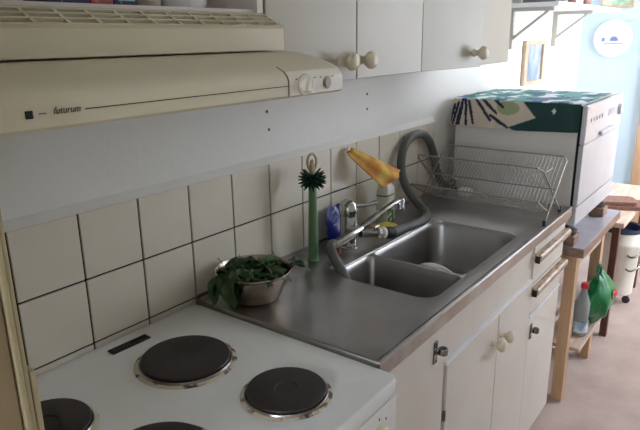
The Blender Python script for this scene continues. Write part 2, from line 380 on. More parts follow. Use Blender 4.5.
for (xa, xb, rd), dep in zip(bas, (.15, .17)):
    b = B()
    def br(o, z): return [(x, y, z) for x, y in rrect(xa+o, xb-o, -.498+o, -.187-o, rd, 7)]
    zb = BZ-.008
    loft(b, [br(0, zb), br(.002, zb-.003), br(.006, zb-.02), br(.012, zb-dep+.03), br(.018, zb-dep+.012), br(.032, zb-dep+.002), br(.05, zb-dep)])
    bo = obj('basin', b, 'steel', sk, True, 60)
    cx = (xa+xb)/2
    obj('drain', B().lathe([(.032, zb-dep+.0005), (.03, zb-dep+.003), (.022, zb-dep+.001), (0, zb-dep+.001)], (cx, -.34, 0), n=24), 'chromedull', bo, True)
obj('front_edge', B().box((BX0, BY-.001, BZ-.040), (BX1, BY+.004, BZ-.003), .001), 'steellip', sk)
obj('side_edge', B().box((BX0, BY+.0045, BZ-.0285), (BX0+.004, -.004, BZ-.0036), .001), 'steel', sk)
obj('rear_upstand', B().box((BX0+.003, -.005, BZ-.004), (BX1-.003, -.0008, BZ+.007), .001, 1), 'steel', sk)

# ------------------------------------------------------------------ base cabinets
FY = -.54
def mk_knob(b, x, y, z, s=1):
    return b.lathe([(.0125*s, 0), (.0095*s, .004*s), (.008*s, .010*s), (.0095*s, .016*s), (.0155*s, .021*s), (.0195*s, .028*s), (.0195*s, .033*s), (.0165*s, .039*s), (.009*s, .042*s), (0, .043*s)], (x, y, z), (0, -1, 0), 24)
def latch(parent, x, z):
    l = obj('latch', B().box((x-.006, FY-.0035, z-.03), (x+.012, FY+.001, z+.03), .001), 'chromedull', parent)
    b = B().lathe([(.012, -.0085), (.0125, -.004), (.0125, .006), (.011, .0085)], (x+.020, FY-.014, z), (0, 0, 1), 16)
    obj('latch_ring', b, 'chromedull', l, True)
    obj('latch_core', B().lathe([(.008, -.001), (.008, .0092), (0, .0095)], (x+.020, FY-.014, z), (0, 0, 1), 12), 'black', l, True)
    obj('latch_arm', B().box((x-.002, FY-.008, z-.005), (x+.012, FY-.0036, z+.007), .001), 'chromedull', l)
    for dz in (-.024, .024): obj('screw', B().lathe([(.003, 0), (.002, .0015), (0, .0018)], (x+.003, FY-.0035, z+dz), (0, -1, 0), 8), 'dark', l)
    return l
def carcass(t, xa, xb):
    b = B(); d = .016; yb = -.02; yf = FY+.021; zt = .715      # sides end below the basins
    b.box((xa, yf, 0), (xa+d, yb, zt)).box((xb-d, yf, 0), (xb, yb, zt)).box((xa+d, yb-.01, 0), (xb-d, yb, zt)).box((xa+d, yf, .02), (xb-d, yb-.01, .036))
    return obj('body', b, 'cab', t)
c1 = thing('base_cabinet', (.625, -.28, 0), 'narrow cream base cabinet with one latched door next to the stove', 'cabinet')
carcass(c1, .446, .803)
d = obj('door', B().box((.449, FY, .025), (.795, FY+.02, .838), .002), 'cab', c1)
latch(d, .734, .784)
obj('rail', B().box((.462, FY+.0005, .841), (.79, FY+.02, .859)), 'cab', c1)
c2 = thing('base_cabinet', (1.155, -.28, 0), 'cream base cabinet with a pair of knobbed doors below the basins', 'cabinet')
carcass(c2, .805, 1.496)
obj('rail', B().box((.80, FY+.006, .722), (1.499, FY+.0205, .859)), 'cab', c2)
obj('ledge', B().box((.806, FY-.004, .714), (1.496, FY+.02, .7215), .001), 'cabedge', c2)
for xa, xb, kx in ((.813, 1.178, 1.137), (1.182, 1.492, 1.208)):
    d = obj('door', B().box((xa, FY-.003, .025), (xb, FY+.017, .711), .002), 'cab', c2)
    obj('knob', mk_knob(B(), kx, FY-.003, .634), 'knob', d, True, 60)
hb = obj('hinge', B().lathe([(.004, 0), (.0045, .002), (.0045, .028), (.004, .03)], (.8085, FY-.001, .545), n=10), 'chromedull', c2, True)
c3 = thing('base_cabinet', (1.68, -.28, 0), 'cream base cabinet with two drawers above a latched door beside the small table', 'cabinet')
carcass(c3, 1.498, 1.868)
for zt, zb in ((.838, .703), (.693, .583)):
    d = obj('drawer', B().box((1.502, FY, zb), (1.862, FY+.02, zt), .002), 'cab', c3)
    zp = .812 if zt > .8 else .686
    p = obj('pull', B().prism([(FY-.0005, zp-.024), (FY-.010, zp-.026), (FY-.024, zp-.021), (FY-.026, zp-.004), (FY-.021, zp+.003), (FY-.0005, zp+.003)], 1.5, 1.862, 'x'), 'pull', d)
    obj('pull_bracket', B().box((1.4985, FY-.020, zp-.030), (1.4998, FY-.003, zp-.004), .0005, 1), 'black', p)
d = obj('door', B().box((1.502, FY, .025), (1.862, FY+.02, .566), .002), 'cab', c3)
latch(d, 1.527, .508)
obj('ledge', B().box((1.50, FY-.003, .5695), (1.866, FY+.02, .579), .001), 'cabedge', c3)

# ------------------------------------------------------------------ range hood
HX0, HX1 = -.222, .428
hd = thing('range_hood', (.104, -.22, 1.445), 'beige plastic range hood with a vent grille and sliding visor above the stove', 'range hood')
obj('housing', B().prism([(.009, 1.450), (-.30, 1.450), (-.30, 1.5205), (-.337, 1.5205), (-.337, 1.5590), (-.3335, 1.5595), (-.2895, 1.5800), (-.285, 1.5825), (-.284, 1.5890), (.009, 1.5890)], HX0, HX1, 'x'), 'hood', hd)
obj('grille_backing', B().prism([(-.3335, 1.5600), (-.2895, 1.5805), (-.2895, 1.5798), (-.3335, 1.5593)], HX0+.012, HX1-.012, 'x'), 'stone', hd)
sl = Vector((0, .048, .0235)).normalized(); nrm = Vector((0, -sl.z, sl.y))
def slopep(s, h): return Vector((0, -.337, 1.5588))+sl*s+nrm*h
def slopebox(xa, xb, s0, s1, h0, h1):
    p = [slopep(s, h) for s, h in ((s0, h0), (s1, h0), (s1, h1), (s0, h1))]
    return B().prism([(q.y, q.z) for q in p], xa, xb, 'x')
for s in (.0, .0178, .0341, .0495): obj('grille_slat', slopebox(HX0, HX1, s, s+.0048, .0, .006), 'hood', hd)
n = 13
for i in range(n+1):
    x = HX0+.002+(HX1-HX0-.009)*i/n
    for s in (.0051, .0229, .0392): obj('grille_rib', slopebox(x, x+.005, s, s+.0124 if s < .02 else (s+.0109 if s < .03 else s+.0100), .0, .0055), 'hood', hd)
prof = [(-.302, 1.5175), (-.337, 1.5172), (-.36, 1.5152), (-.39, 1.5105), (-.42, 1.5030), (-.442, 1.4955), (-.456, 1.4885), (-.4645, 1.480), (-.4675, 1.472), (-.467, 1.449), (-.463, 1.445), (-.302, 1.445)]
vz = obj('visor', B().prism(prof, HX0, .428, 'x'), 'hood', hd, True, 25)
obj('end_cap', B().prism([(y-.001 if y < -.31 else y, z) for y, z in prof], .4284, .4375, 'x'), 'hoodlight', hd, True, 25)
cp = obj('control_panel', B().prism([(-.4662, 1.4475), (-.4688, 1.4485), (-.4692, 1.472), (-.4665, 1.480), (-.459, 1.488), (-.457, 1.4875), (-.46, 1.47)], .283, .4279, 'x'), 'hoodlight', hd, True, 50)
obj('seam', B().prism([(y-.0006, z+.0004) for y, z in prof[5:10]] + [(y+.002, z-.002) for y, z in prof[5:10]][::-1], .2805, .2822, 'x'), 'print', hd)
k = obj('knob', B().lathe([(.0165, 0), (.0165, .0015), (.0135, .002), (.0125, .009), (.0105, .011), (0, .011)], (.322, -.469, 1.4645), (0, -1, 0), 28), 'hoodlight', cp, True, 40)
obj('knob_grip', B().box((.319, -.487, 1.453), (.325, -.479, 1.476), .002, 2, Matrix.Rotation(.25, 3, 'Y')), 'hoodlight', k)
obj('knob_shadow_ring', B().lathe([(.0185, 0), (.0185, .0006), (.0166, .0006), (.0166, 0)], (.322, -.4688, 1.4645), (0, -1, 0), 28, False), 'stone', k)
k = obj('button', B().lathe([(.0115, 0), (.0115, .0012), (.009, .0012), (.0085, .004), (0, .0045)], (.387, -.469, 1.4645), (0, -1, 0), 24), 'stone', cp, True, 40)
for x in (.300, .352, .368, .406): obj('panel_mark', B().box((x-.001, -.4698, 1.474), (x+.001, -.4685, 1.476)), 'print', cp)
obj('logo_badge', B().box((-.1715, -.4690, 1.4605), (-.1625, -.4665, 1.4695), .001), 'black', vz)
obj('logo_dash', B().box((-.156, -.4682, 1.4645), (-.147, -.4670, 1.4655)), 'print', vz)
obj('stripe', B().box((-.098, -.4682, 1.4645), (.280, -.4670, 1.4657)), 'print', vz)
text('logo_lettering', 'futurum', .0118, 'print', vz, Matrix.Translation((-.122, -.4683, 1.4665)) @ Matrix.Rotation(PI/2, 4, 'X'), .0002, .35, .9)

# ------------------------------------------------------------------ wall cabinets
UY = -.282; UZ = 1.442; UT = 2.25
def upper(xa, xm, xb, label, ajar):
    t = thing('wall_cabinet', ((xa+xb)/2, -.13, UZ), label, 'cabinet'); d = .016
    b = B().box((xa, UY+.02, UZ+.002), (xa+d, .011, UT)).box((xb-d, UY+.02, UZ+.002), (xb, .011, UT)).box((xa+d, UY+.022, UZ+.002), (xb-d, .011, UZ+d)).box((xa+d, UY+.022, UT-d), (xb-d, .011, UT)).box((xa+d, 0, UZ+d), (xb-d, .011, UT-d))
    obj('body', b, 'upcab', t)
    for k, (da, db) in enumerate(((xa, xm-.0018), (xm+.0018, xb))):
        b = B().box((da, UY, UZ), (db, UY+.0195, UT), .0015, 1)
        kb = B(); mk_knob(kb, db-(.046 if ajar else .066) if k == 0 else da+.012, UY, UZ+.045, 1.08)
        if k == 0 and ajar:
            R = Matrix.Translation((da, UY+.0195, 0)) @ Matrix.Rotation(-ajar, 4, 'Z') @ Matrix.Translation((-da, -UY-.0195, 0))
            b.bm.transform(R); kb.bm.transform(R)
        dd = obj('door', b, 'upcab', t); obj('knob', kb, 'knob', dd, True, 60)
    return t
upper(.4395, .770, 1.110, 'cream wall cabinet with two closed doors beside the range hood', 0)
upper(1.114, 1.463, 1.815, 'cream wall cabinet with its left door ajar above the dish rack', math.radians(6.5))
# open shelf unit above the hood
t = thing('hood_shelf', (.104, -.13, 1.5895), 'open cream shelf unit standing on top of the range hood', 'shelf')
b = B().box((HX0, -.28, 1.5900), (HX0+.016, .011, UT)).box((.418, -.28, 1.5900), (.434, .011, UT)).box((HX0+.016, -.004, 1.5900), (.418, .011, UT))
obj('frame', b, 'cab', t)
obj('shelf_board', B().box((HX0+.0165, -.272, 1.5900), (.4175, -.0045, 1.5960)), 'cab', t)
def jar(x, y, rad, h, m, label):
    t = thing('storage_jar', (x, y, 1.5965), label, 'jar')
    z = 1.5965
    obj('jar_body', B().lathe([(rad*.9, z), (rad, z+.008), (rad, z+h*.8), (rad*.85, z+h*.9), (rad*.85, z+h)], (x, y, 0), n=28), m, t, True)
    obj('lid', B().lathe([(rad*.9, z+h+.0005), (rad*.9, z+h+.02), (rad*.2, z+h+.024), (rad*.2, z+h+.035), (0, z+h+.037)], (x, y, 0), n=28), 'wood', t, True)
jar(.215, -.19, .032, .13, 'stone', 'slim beige stoneware jar on the shelf over the hood')
jar(.305, -.19, .047, .14, 'porcelain', 'wide white storage jar on the shelf over the hood')
def carton(x0_, x1_, y0_, y1_, h, m, label):
    t = thing('carton', ((x0_+x1_)/2, (y0_+y1_)/2, 1.5965), label, 'box')
    obj('box_body', B().box((x0_, y0_, 1.5965), (x1_, y1_, 1.5965+h), .001, 1), m, t)
    obj('lid_flap', B().box((x0_, y0_, 1.5968+h), (x1_, y1_, 1.5985+h)), m, t)
    obj('front_print', B().box((x0_+.006, y0_-.0008, 1.603), (x1_-.006, y0_-.0001, 1.595+h*.8)), 'spine4' if m == 'cardnavy' else 'paleblue', t)
carton(-.005, .065, -.255, -.19, .16, 'cardnavy', 'navy printed carton at the far left of the hood shelf')
carton(.068, .108, -.255, -.19, .15, 'cardred', 'red and yellow printed carton between two navy cartons')
carton(.111, .155, -.255, -.19, .17, 'cardnavy', 'narrow navy carton between the red carton and slim jar')

# ------------------------------------------------------------------ things on the bench
BT = BZ-.0035
# steel bowl
bx, by = .543, -.118
bw = thing('steel_bowl', (bx, by, BT), 'flared stainless steel bowl holding leafy greens', 'bowl')
b = B().lathe([(.058, BT), (.064, BT+.004), (.070, BT+.014), (.0935, BT+.070), (.0975, BT+.0785), (.1005, BT+.0795), (.1005, BT+.0815), (.0965, BT+.0812), (.090, BT+.071), (.0685, BT+.016), (.06, BT+.006), (0, BT+.004)], (bx, by, 0), n=48)
obj('bowl_shell', b, 'bowl', bw, True, 50)
gr = thing('leafy_greens', (bx, by, BT+.02), 'bunch of dark green leaves heaped in the steel bowl', 'greens')
def leafmesh(name, L, W, curl, m):
    b = B(); k = 6
    def fn(a, c):
        t_ = a; ww = W*math.sin(PI*min(t_*.93+.05, 1))**.8; s_ = (c-.5)*2
        return Vector((s_*ww/2*(1+.12*math.sin(t_*19)), t_*L, -curl*t_*t_*L + abs(s_)*ww*.22 + .004*math.sin(t_*9+s_*3)))
    b.sheet(fn, k, 4)
    me = bpy.data.meshes.new(name); b.bm.to_mesh(me); b.bm.free(); me.materials.append(M[m]); me.shade_smooth(); return me
LM = [leafmesh('leaf', .055, .034, .3, 'leaf'), leafmesh('leaf', .042, .030, .5, 'leaf'), leafmesh('leaf', .05, .026, .2, 'leaf2'), leafmesh('leaf', .06, .04, .7, 'leaf')]
def leaf(k, p, rz_, tilt, roll_=0):
    o = bpy.data.objects.new('leaf', LM[k]); C.objects.link(o); o.parent = gr; o.location = Vector(p)-ORG[gr]
    o.rotation_euler = (tilt, roll_, rz_)
for i in range(120):
    a = random.uniform(0, 2*PI); rr = .060*math.sqrt(random.random())
    z = BT+.062+.026*(1-(rr/.08)**2)*random.random()+.004*random.random()
    leaf(random.choice((0, 0, 1, 1, 3, 2)) if i % 3 else random.choice((0, 1, 3)), (bx+rr*math.cos(a), by+rr*math.sin(a), z), random.uniform(0, 2*PI), random.uniform(-.1, .5), random.uniform(-.5, .5))
for i in range(7):      # leaves spilling over the rim on the cooker side
    a = PI+random.uniform(-.35, .2)
    leaf(3, (bx+.098*math.cos(a), by+.098*math.sin(a), BT+.088-.003*i*random.random()), a-PI/2+random.uniform(-.4, .4), random.uniform(-1.25, -.6), random.uniform(-.3, .3))
for k, (a, dz) in enumerate(((-.75, .086), (-.55, .087), (PI+.25, .075), (PI+.1, .065))):
    leaf(0, (bx+.095*math.cos(a), by+.095*math.sin(a), BT+dz), a-PI/2, -.15 if k < 2 else -1.3)
for i in range(12):
    a = random.uniform(0, 2*PI); rr = .075*math.sqrt(random.random()); p = Vector((bx+rr*math.cos(a), by+rr*math.sin(a), BT+.080))
    e = p+Vector((random.uniform(-.015, .015), random.uniform(-.015, .015), random.uniform(.018, .035)))
    obj('stem', B().tube([p, (p+e)/2+Vector((.004, 0, 0)), e], .0012, 5, 3), 'stem', gr, True)

# dish brush shaped like a palm
dx, dy = .848, -.078
t = thing('dish_brush', (dx, dy, BT), 'green stemmed dish brush with dark bristle fringe standing upright by the tiles', 'brush')
obj('handle', B().lathe([(.0195, BT), (.0195, BT+.003), (.0165, BT+.006), (.0155, BT+.05), (.0125, BT+.20), (.0115, BT+.243), (0, BT+.245)], (dx, dy, 0), n=20), 'green', t, True)
b = B(); zc = 1.146
for i in range(64):
    ph = 2*PI*((i*.618) % 1); el = math.asin(-.75+1.5*((i+.5)/64))
    dv = Vector((math.cos(ph)*math.cos(el), math.sin(ph)*math.cos(el), math.sin(el)))
    c0 = Vector((dx, dy, zc)); b.tube([c0+dv*.008, c0+dv*.030, c0+dv*.042], lambda t_: .0055*(1-.75*t_), 5)
obj('bristles', b, 'bristle', t, True)
b = B().tube([(dx, dy, zc+.015), (dx-.012, dy+.006, zc+.045), (dx-.010, dy+.005, zc+.066), (dx, dy, zc+.075), (dx+.010, dy-.005, zc+.066), (dx+.012, dy-.006, zc+.045), (dx+.002, dy, zc+.015)], .004, 8, 5)
obj('head_loop', b, 'clear', t, True)
obj('core', B().lathe([(.007, zc+.015), (.008, zc+.035), (.006, zc+.055), (0, zc+.06)], (dx, dy, 0), n=14), 'clear', t, True)

# blue refill pouch
px, py = 1.040, -.037
t = thing('refill_pouch', (px, py, BT), 'blue plastic refill pouch with white lettering leaning behind the tap', 'pouch')
def pf(s):
    def fn(a, c):
        z = c; wd = .054*(1-.42*max(0, z-.72)/.28); th = .020*(1-z)**.7+.001
        return Vector((px+(a-.5)*2*wd, py+s*th*math.cos((a-.5)*PI*.98)+.018*z+.002*math.sin(a*9+z*7), BT+z*.118+.006*math.sin(a*PI)*0))
    return fn
b = B().sheet(pf(1), 10, 10).sheet(pf(-1), 10, 10); bmesh.ops.remove_doubles(b.bm, verts=b.bm.verts, dist=.0022)
obj('pouch_body', b, 'blue', t, True, 60)
for k, (ox, oz, wd) in enumerate(((-.036, .060, .020), (-.014, .070, .012), (-.034, .073, .009), (-.022, .080, .017), (-.028, .098, .010), (-.016, .104, .007))):
    c0 = Vector((px+ox, py-.020*(1-oz/.118)**.7+.018*oz/.118-.0035, BT+oz))
    b = B().tube([c0, c0+Vector((wd*.35, 0, .006)), c0+Vector((wd*.6, 0, .003)), c0+Vector((wd, 0, .010))], .0011, 5, 3)
    obj('printed_stroke', b, 'white', t, True)
obj('cap', B().lathe([(.011, 0), (.011, .016), (.009, .018), (0, .018)], (px+.030, py+.004, BT+.108), (.55, 0, .83), 16), 'blue', t, True)

# mixer tap
mx, my = 1.005, -.098
t = thing('mixer_tap', (mx, my, BT), 'chrome kitchen mixer tap with a long swivel spout and lever', 'tap')
obj('tap_body', B().lathe([(.030, BT), (.030, BT+.006), (.0275, BT+.008), (.0268, BT+.102), (.0258, BT+.107), (.0285, BT+.112), (.029, BT+.128), (.025, BT+.146), (.014, BT+.156), (0, BT+.158)], (mx, my, 0), n=28), 'chrome', t, True, 50)
b = B().tube([(mx+.005, my-.018, BT+.138), (mx+.032, my-.042, BT+.139), (mx+.060, my-.062, BT+.143)], lambda q: .0090-.0025*math.sin(q*PI), 10, 5)
lv = obj('lever', b, 'chrome', t, True)
obj('lever_tip', B().lathe([(.0055, 0), (.0085, .004), (.0085, .014), (.005, .018)], (mx+.054, my-.058, BT+.142), (.75, -.55, .15), 12), 'chrome', lv, True)
b = B().tube([(mx, my-.018, BT+.052), (mx+.06, my-.030, BT+.068), (mx+.15, my-.040, BT+.092), (mx+.215, my-.045, BT+.104), (mx+.245, my-.047, BT+.105)], lambda q: .0135-.005*q, 14, 6)
sp = obj('spout', b, 'chromedull', t, True)
obj('spout_outlet', B().lathe([(.0145, 0), (.0145, .034), (.012, .039), (.007, .041), (0, .041)], (mx+.250, my-.047, BT+.074), (0, 0, 1), 20), 'chrome', sp, True, 50)
b = B().tube([(mx+.03, my-.024, BT+.056), (mx-.02, my-.026, BT+.054), (mx-.07, my-.024, BT+.047), (mx-.108, my-.020, BT+.042)], lambda q: .0165-.003*q, 14, 5)
obj('side_arm', b, 'chromedull', t, True)
obj('pillar', B().lathe([(.013, BT), (.013, BT+.004), (.008, BT+.006), (.008, BT+.034)], (mx-.085, my-.020, 0), n=16), 'copper', t, True)
vx = Vector((mx+.062, my-.055, BT+.040)); vd = Vector((.90, -.40, -.14)).normalized()
b = B().tube([vx-vd*.05, vx, vx+vd*.022], .013, 14)
vv = obj('valve', b, 'chromedull', t, True)
obj('valve_nut', B().lathe([(.015, 0), (.0185, .003), (.0185, .016), (.015, .019)], vx+vd*.012, vd, 6), 'chrome', vv)
obj('valve_collar', B().lathe([(.016, 0), (.0185, .002), (.0185, .012), (.016, .014)], vx+vd*.033, vd, 20), 'whiteplastic', vv, True)
obj('valve_handle', B().box((vx.x-.006, vx.y-.012, vx.z+.013), (vx.x+.022, vx.y-.004, vx.z+.024), .002), 'chrome', vv)

# hoses
hs = vx+vd*.048
t = thing('supply_hose', hs, 'thick grey dishwasher hose looping up against the tiles', 'hose')
obj('hose_collar', B().lathe([(.016, 0), (.0195, .003), (.0195, .028), (.017, .034)], hs, vd, 20), 'rubber', t, True)
h0 = hs+vd*.03
HP = [h0, (1.215, -.180, .919), (1.30, -.190, .917), (1.385, -.180, .917), (1.452, -.138, .9175), (1.478, -.098, .932), (1.470, -.068, .966), (1.458, -.046, 1.013), (1.455, -.033, 1.070), (1.480, -.026, 1.130), (1.540, -.022, 1.167), (1.626, -.022, 1.172), (1.700, -.022, 1.135), (1.748, -.022, 1.067), (1.782, -.024, .995), (1.815, -.028, .942), (1.86, -.032, .920), (1.905, -.034, .918), (1.928, -.034, .918)]
obj('hose_tube', B().tube(HP, .0165, 14, 7), 'hose', t, True)
HP = [(mx-.108, my-.020, BT+.045), (mx-.140, my-.030, BT+.049), (mx-.165, my-.055, BT+.040), (mx-.178, my-.085, BT+.014), (mx-.180, my-.112, BT-.022), (mx-.172, my-.130, BT-.08), (mx-.165, my-.135, BT-.135)]
setp(obj('drain_hose', B().tube(HP, .0150, 14, 7), 'hose', None, True), 'grey hose running from the tap down into the small basin', 'hose')

# soap bottle
sx, sy = 1.290, -.066
t = thing('soap_bottle', (sx, sy, BT), 'milky soap bottle with a large green letter on its label', 'bottle')
b = B(); 
def br2(s, z): return [(x, y, z) for x, y in rrect(sx-.039*s, sx+.039*s, sy-.024*s, sy+.024*s, .022*s, 5)]
loft(b, [br2(.93, BT), br2(1, BT+.006), br2(1, BT+.115), br2(.9, BT+.135), br2(.5, BT+.150), br2(.45, BT+.158)])
obj('bottle_body', b, 'bottle', t, True, 50)
b = B()
def br3(z): return [(x, y, z) for x, y in rrect(sx-.0396, sx+.0396, sy-.0246, sy+.0246, .0225, 5)]
loft(b, [br3(BT+.108), br3(BT+.1125)], cap=False)
obj('label_band', b, 'lettergreen', t, True, 50)
obj('pump', B().lathe([(.0145, BT+.1585), (.0145, BT+.172), (.006, BT+.175), (.006, BT+.19)], (sx, sy, 0), n=18), 'whiteplastic', t, True)
obj('nozzle', B().tube([(sx-.012, sy, BT+.192), (sx+.01, sy, BT+.192), (sx+.042, sy-.012, BT+.186)], .007, 10), 'whiteplastic', t, True)
text('lettering', 'a', .112, 'lettergreen', t, Matrix.Translation((sx-.002, sy-.0247, BT+.040)) @ Matrix.Rotation(PI/2, 4, 'X'), .0004, 0, 1.1)
for i in range(2): obj('label_line', B().box((sx-.024, sy-.0249, BT+.086+i*.009), (sx+.012-.008*i, sy-.0243, BT+.0885+i*.009)), 'stone', t)

# orange wipe hung from a hook over the bottle
t = thing('cleaning_cloth', (1.12, -.02, 1.02), 'orange and yellow cleaning cloth hanging from a hook over the soap bottle', 'cloth')
def cf(a, c):
    p0, p1 = Vector((1.128, -.016, 1.184)), Vector((1.272, -.098, 1.068)); m_ = p0.lerp(p1, a); wd = .016+.045*a**.7
    wdv = Vector((.93, -.05, .33)).normalized(); s_ = (c-.5)*2
    fold = .009*math.sin(s_*5+1)*(.4+a)*.8; bulge = -.018*math.sin(PI*a)
    return m_+wdv*s_*wd+Vector((-.004, -1, 0))*(.012*(1-s_*s_)*(.4+a)+fold*.5)+Vector((0, bulge, .5*bulge))
obj('cloth_sheet', B().sheet(cf, 20, 16), 'cloth', t, True, 80, solid=.0025)
obj('hook', B().tube([(1.125, -.0005, 1.186), (1.125, -.012, 1.184), (1.125, -.016, 1.194)], .003, 8, 3), 'whiteplastic', t, True)
# sponge
o = setp(obj('sponge', B().box((1.155, -.140, BT+.0005), (1.245, -.085, BT+.026), .006, 3, Matrix.Rotation(-.25, 3, 'Z')), 'sponge', None, True), 'yellow washing-up sponge lying behind the basin rim', 'sponge')
# lid in the large basin
lx, ly, lz = 1.046, -.392, .8095
ax = Vector((.95, .0, .31)).normalized()
t = thing('plastic_lid', (lx, ly, lz-.085), 'white round plastic lid leaning in the large basin against the divider', 'lid')
obj('lid_disc', B().lathe([(0, 0), (.08, 0), (.086, .004), (.086, .012), (.083, .012), (.08, .006), (0, .005)], (lx, ly, lz), ax, 32), 'whiteplastic', t, True, 50)
obj('lid_rim', B().lathe([(.0862, .004), (.0895, .005), (.0895, .009), (.0862, .010)], (lx, ly, lz), ax, 32, False), 'whiteplastic', t, True, 50)
# scrubbing brush behind the rack
t = thing('scrub_brush', (1.80, -.12, BT), 'white headed scrubbing brush with a black grip lying behind the rack', 'brush')
obj('brush_head', B().box((1.79, -.165, BT+.0005), (1.845, -.115, BT+.032), .008, 3), 'whiteplastic', t, True)
obj('brush_grip', B().tube([(1.800, -.112, BT+.024), (1.785, -.090, BT+.032), (1.755, -.078, BT+.022)], .010, 10, 4), 'black', t, True)

# dish rack of wire
RY0, RY1 = -.540, -.050
t = thing('dish_rack', (1.66, -.30, BT), 'folding two-tier wire dish rack standing beside the basins', 'dish rack')
A0, A1 = (1.573, BT+.006), (1.802, 1.106); B0, B1 = (1.790, BT+.006), (1.522, 1.110)
def xz(p, q, s): return (p[0]+(q[0]-p[0])*s, p[1]+(q[1]-p[1])*s)
def rod(name, pts, rad=.0032, sm=0): return obj(name, B().tube(pts, rad, 8, sm), 'wire', t, True)
def uframe(P0, P1, ya, yb):
    c = xz(P0, P1, .93)
    return [(P0[0], ya, P0[1]), (c[0], ya, c[1]), (P1[0], ya+.014, P1[1]), (P1[0], yb-.014, P1[1]), (c[0], yb, c[1]), (P0[0], yb, P0[1])]
rod('rack_frame', uframe(A0, A1, RY0, RY1)); rod('rack_frame', uframe(B0, B1, RY0+.008, RY1-.008))
L1 = (1.480, 1.004); L0 = (1.625, .935)
rod('rack_frame', uframe(L0, L1, RY0+.005, RY1-.005), .0032)
for (P0, P1, s) in ((A0, A1, .50), (A0, A1, .16), (B0, B1, .55)):
    q = xz(P0, P1, s); rod('cross_rod', [(q[0], RY0, q[1]), (q[0], RY1, q[1])], .0026)
rod('cross_rod', [(L0[0], RY0, L0[1]), (L0[0], RY1, L0[1])], .0026)
rod('stay', [(1.545, RY0+.004, 1.092), (1.60, RY0-.004, 1.100)], .002)
NW = 34
for (q0, q1) in ((xz(A0, A1, .14), A1), (xz(B0, B1, .55), B1), (L0, L1)):
    src = None
    for i in range(NW):
        y = RY0+.016+(RY1-RY0-.032)*i/(NW-1)
        if src is None:
            src = obj('wire', B().tube([(q0[0], y, q0[1]), (q1[0], y, q1[1])], .0013, 5), 'wire', t, True); ys = y
        else:
            o = bpy.data.objects.new('wire', src.data); C.objects.link(o); o.parent = t; o.location = (0, y-ys, 0)
for P in (A0, B0):
    for y in (RY0 if P is A0 else RY0+.008, RY1 if P is A0 else RY1-.008):
        obj('rubber_foot', B().lathe([(.0055, BT+.0003), (.006, BT+.002), (.006, BT+.018), (.0045, BT+.02)], (P[0], y, 0), n=12), 'rubber', t, True)

# ------------------------------------------------------------------ small table and dishwasher
TX0, TX1, TZ = 1.935, 2.62, .715
t = thing('small_table', ((TX0+TX1)/2, -.3, 0), 'small pine table with a grey top carrying the dishwasher', 'table')
obj('table_top', B().box((TX0, -.604, TZ-.040), (TX1, -.02, TZ-.004), .002), 'woodbrown', t)
obj('top_laminate', B().box((TX0+.002, -.601, TZ-.0038), (TX1-.002, -.022, TZ), .0005, 1), 'laminate', t)
for x in (TX0+.012, 2.400):
    for y in (-.578, -.085): obj('leg', B().box((x, y, 0), (x+.052, y+.045, TZ-.035), .002), 'wood', t)
obj('apron', B().box((TX0+.065, -.574, TZ-.105), (2.399, -.556, TZ-.035), .001), 'woodlight', t)
obj('apron', B().box((TX0+.065, -.062, TZ-.105), (2.399, -.044, TZ-.035), .001), 'wood', t)
obj('side_rail', B().box((TX0+.020, -.532, TZ-.105), (TX0+.040, -.086, TZ-.035), .001), 'wood', t)
obj('shelf_board', B().box((TX0+.02, -.56, .232), (2.44, -.10, .25), .001), 'woodlight', t) if False else None
for i in range(6):
    y = -.618+i*.090
    obj('shelf_slat', B().box((TX0+.066, y, .228), (2.398, y+.07, .246), .002), 'woodlight', t)
obj('shelf_rail', B().box((TX0+.03, -.532, .205), (TX0+.05, -.086, .227)), 'wood', t)
obj('shelf_rail', B().box((2.41, -.532, .205), (2.43, -.086, .227)), 'wood', t)
# bags and bottles on its shelf
t = thing('carrier_bag', (2.28, -.45, .246), 'crumpled green plastic carrier bag with red print on the table shelf', 'bag')
def bagf(a, c):
    th = a*2*PI; ph = c*PI
    n_ = 1+.28*noise.noise(Vector((math.cos(th)*1.7+3, math.sin(th)*1.7, c*3)))+.10*noise.noise(Vector((math.cos(th)*5, math.sin(th)*5, c*8)))
    rad = math.sin(ph)**.7*n_
    cx_ = math.cos(th); k_ = max(0, cx_)*math.sin(ph)
    return Vector((2.300+.105*rad*cx_+.07*k_, -.607+.055*rad*math.sin(th)-.020*k_, .250+.25*(1-c)-.02*k_+.03*noise.noise(Vector((th, c*4, 1)))))
b = B().sheet(bagf, 36, 20); bmesh.ops.remove_doubles(b.bm, verts=b.bm.verts, dist=.0005)
for v in b.bm.verts: v.co.z = max(v.co.z, .2475)
bagb = b
b = B().tube([(2.265, -.60, .46), (2.245, -.605, .525), (2.26, -.61, .55), (2.285, -.61, .515), (2.29, -.60, .46)], .006, 6, 5)
hd_ = b
obj('bag_body', bagb, 'bag', t, True, 80); obj('bag_handle', hd_, 'bag', t, True)
obj('bag_print', B().sheet(lambda a, c: bagf(.74+.10*a, .38+.10*c)+Vector((.002, -.006, .002)), 6, 5), 'red', t, True, 80)
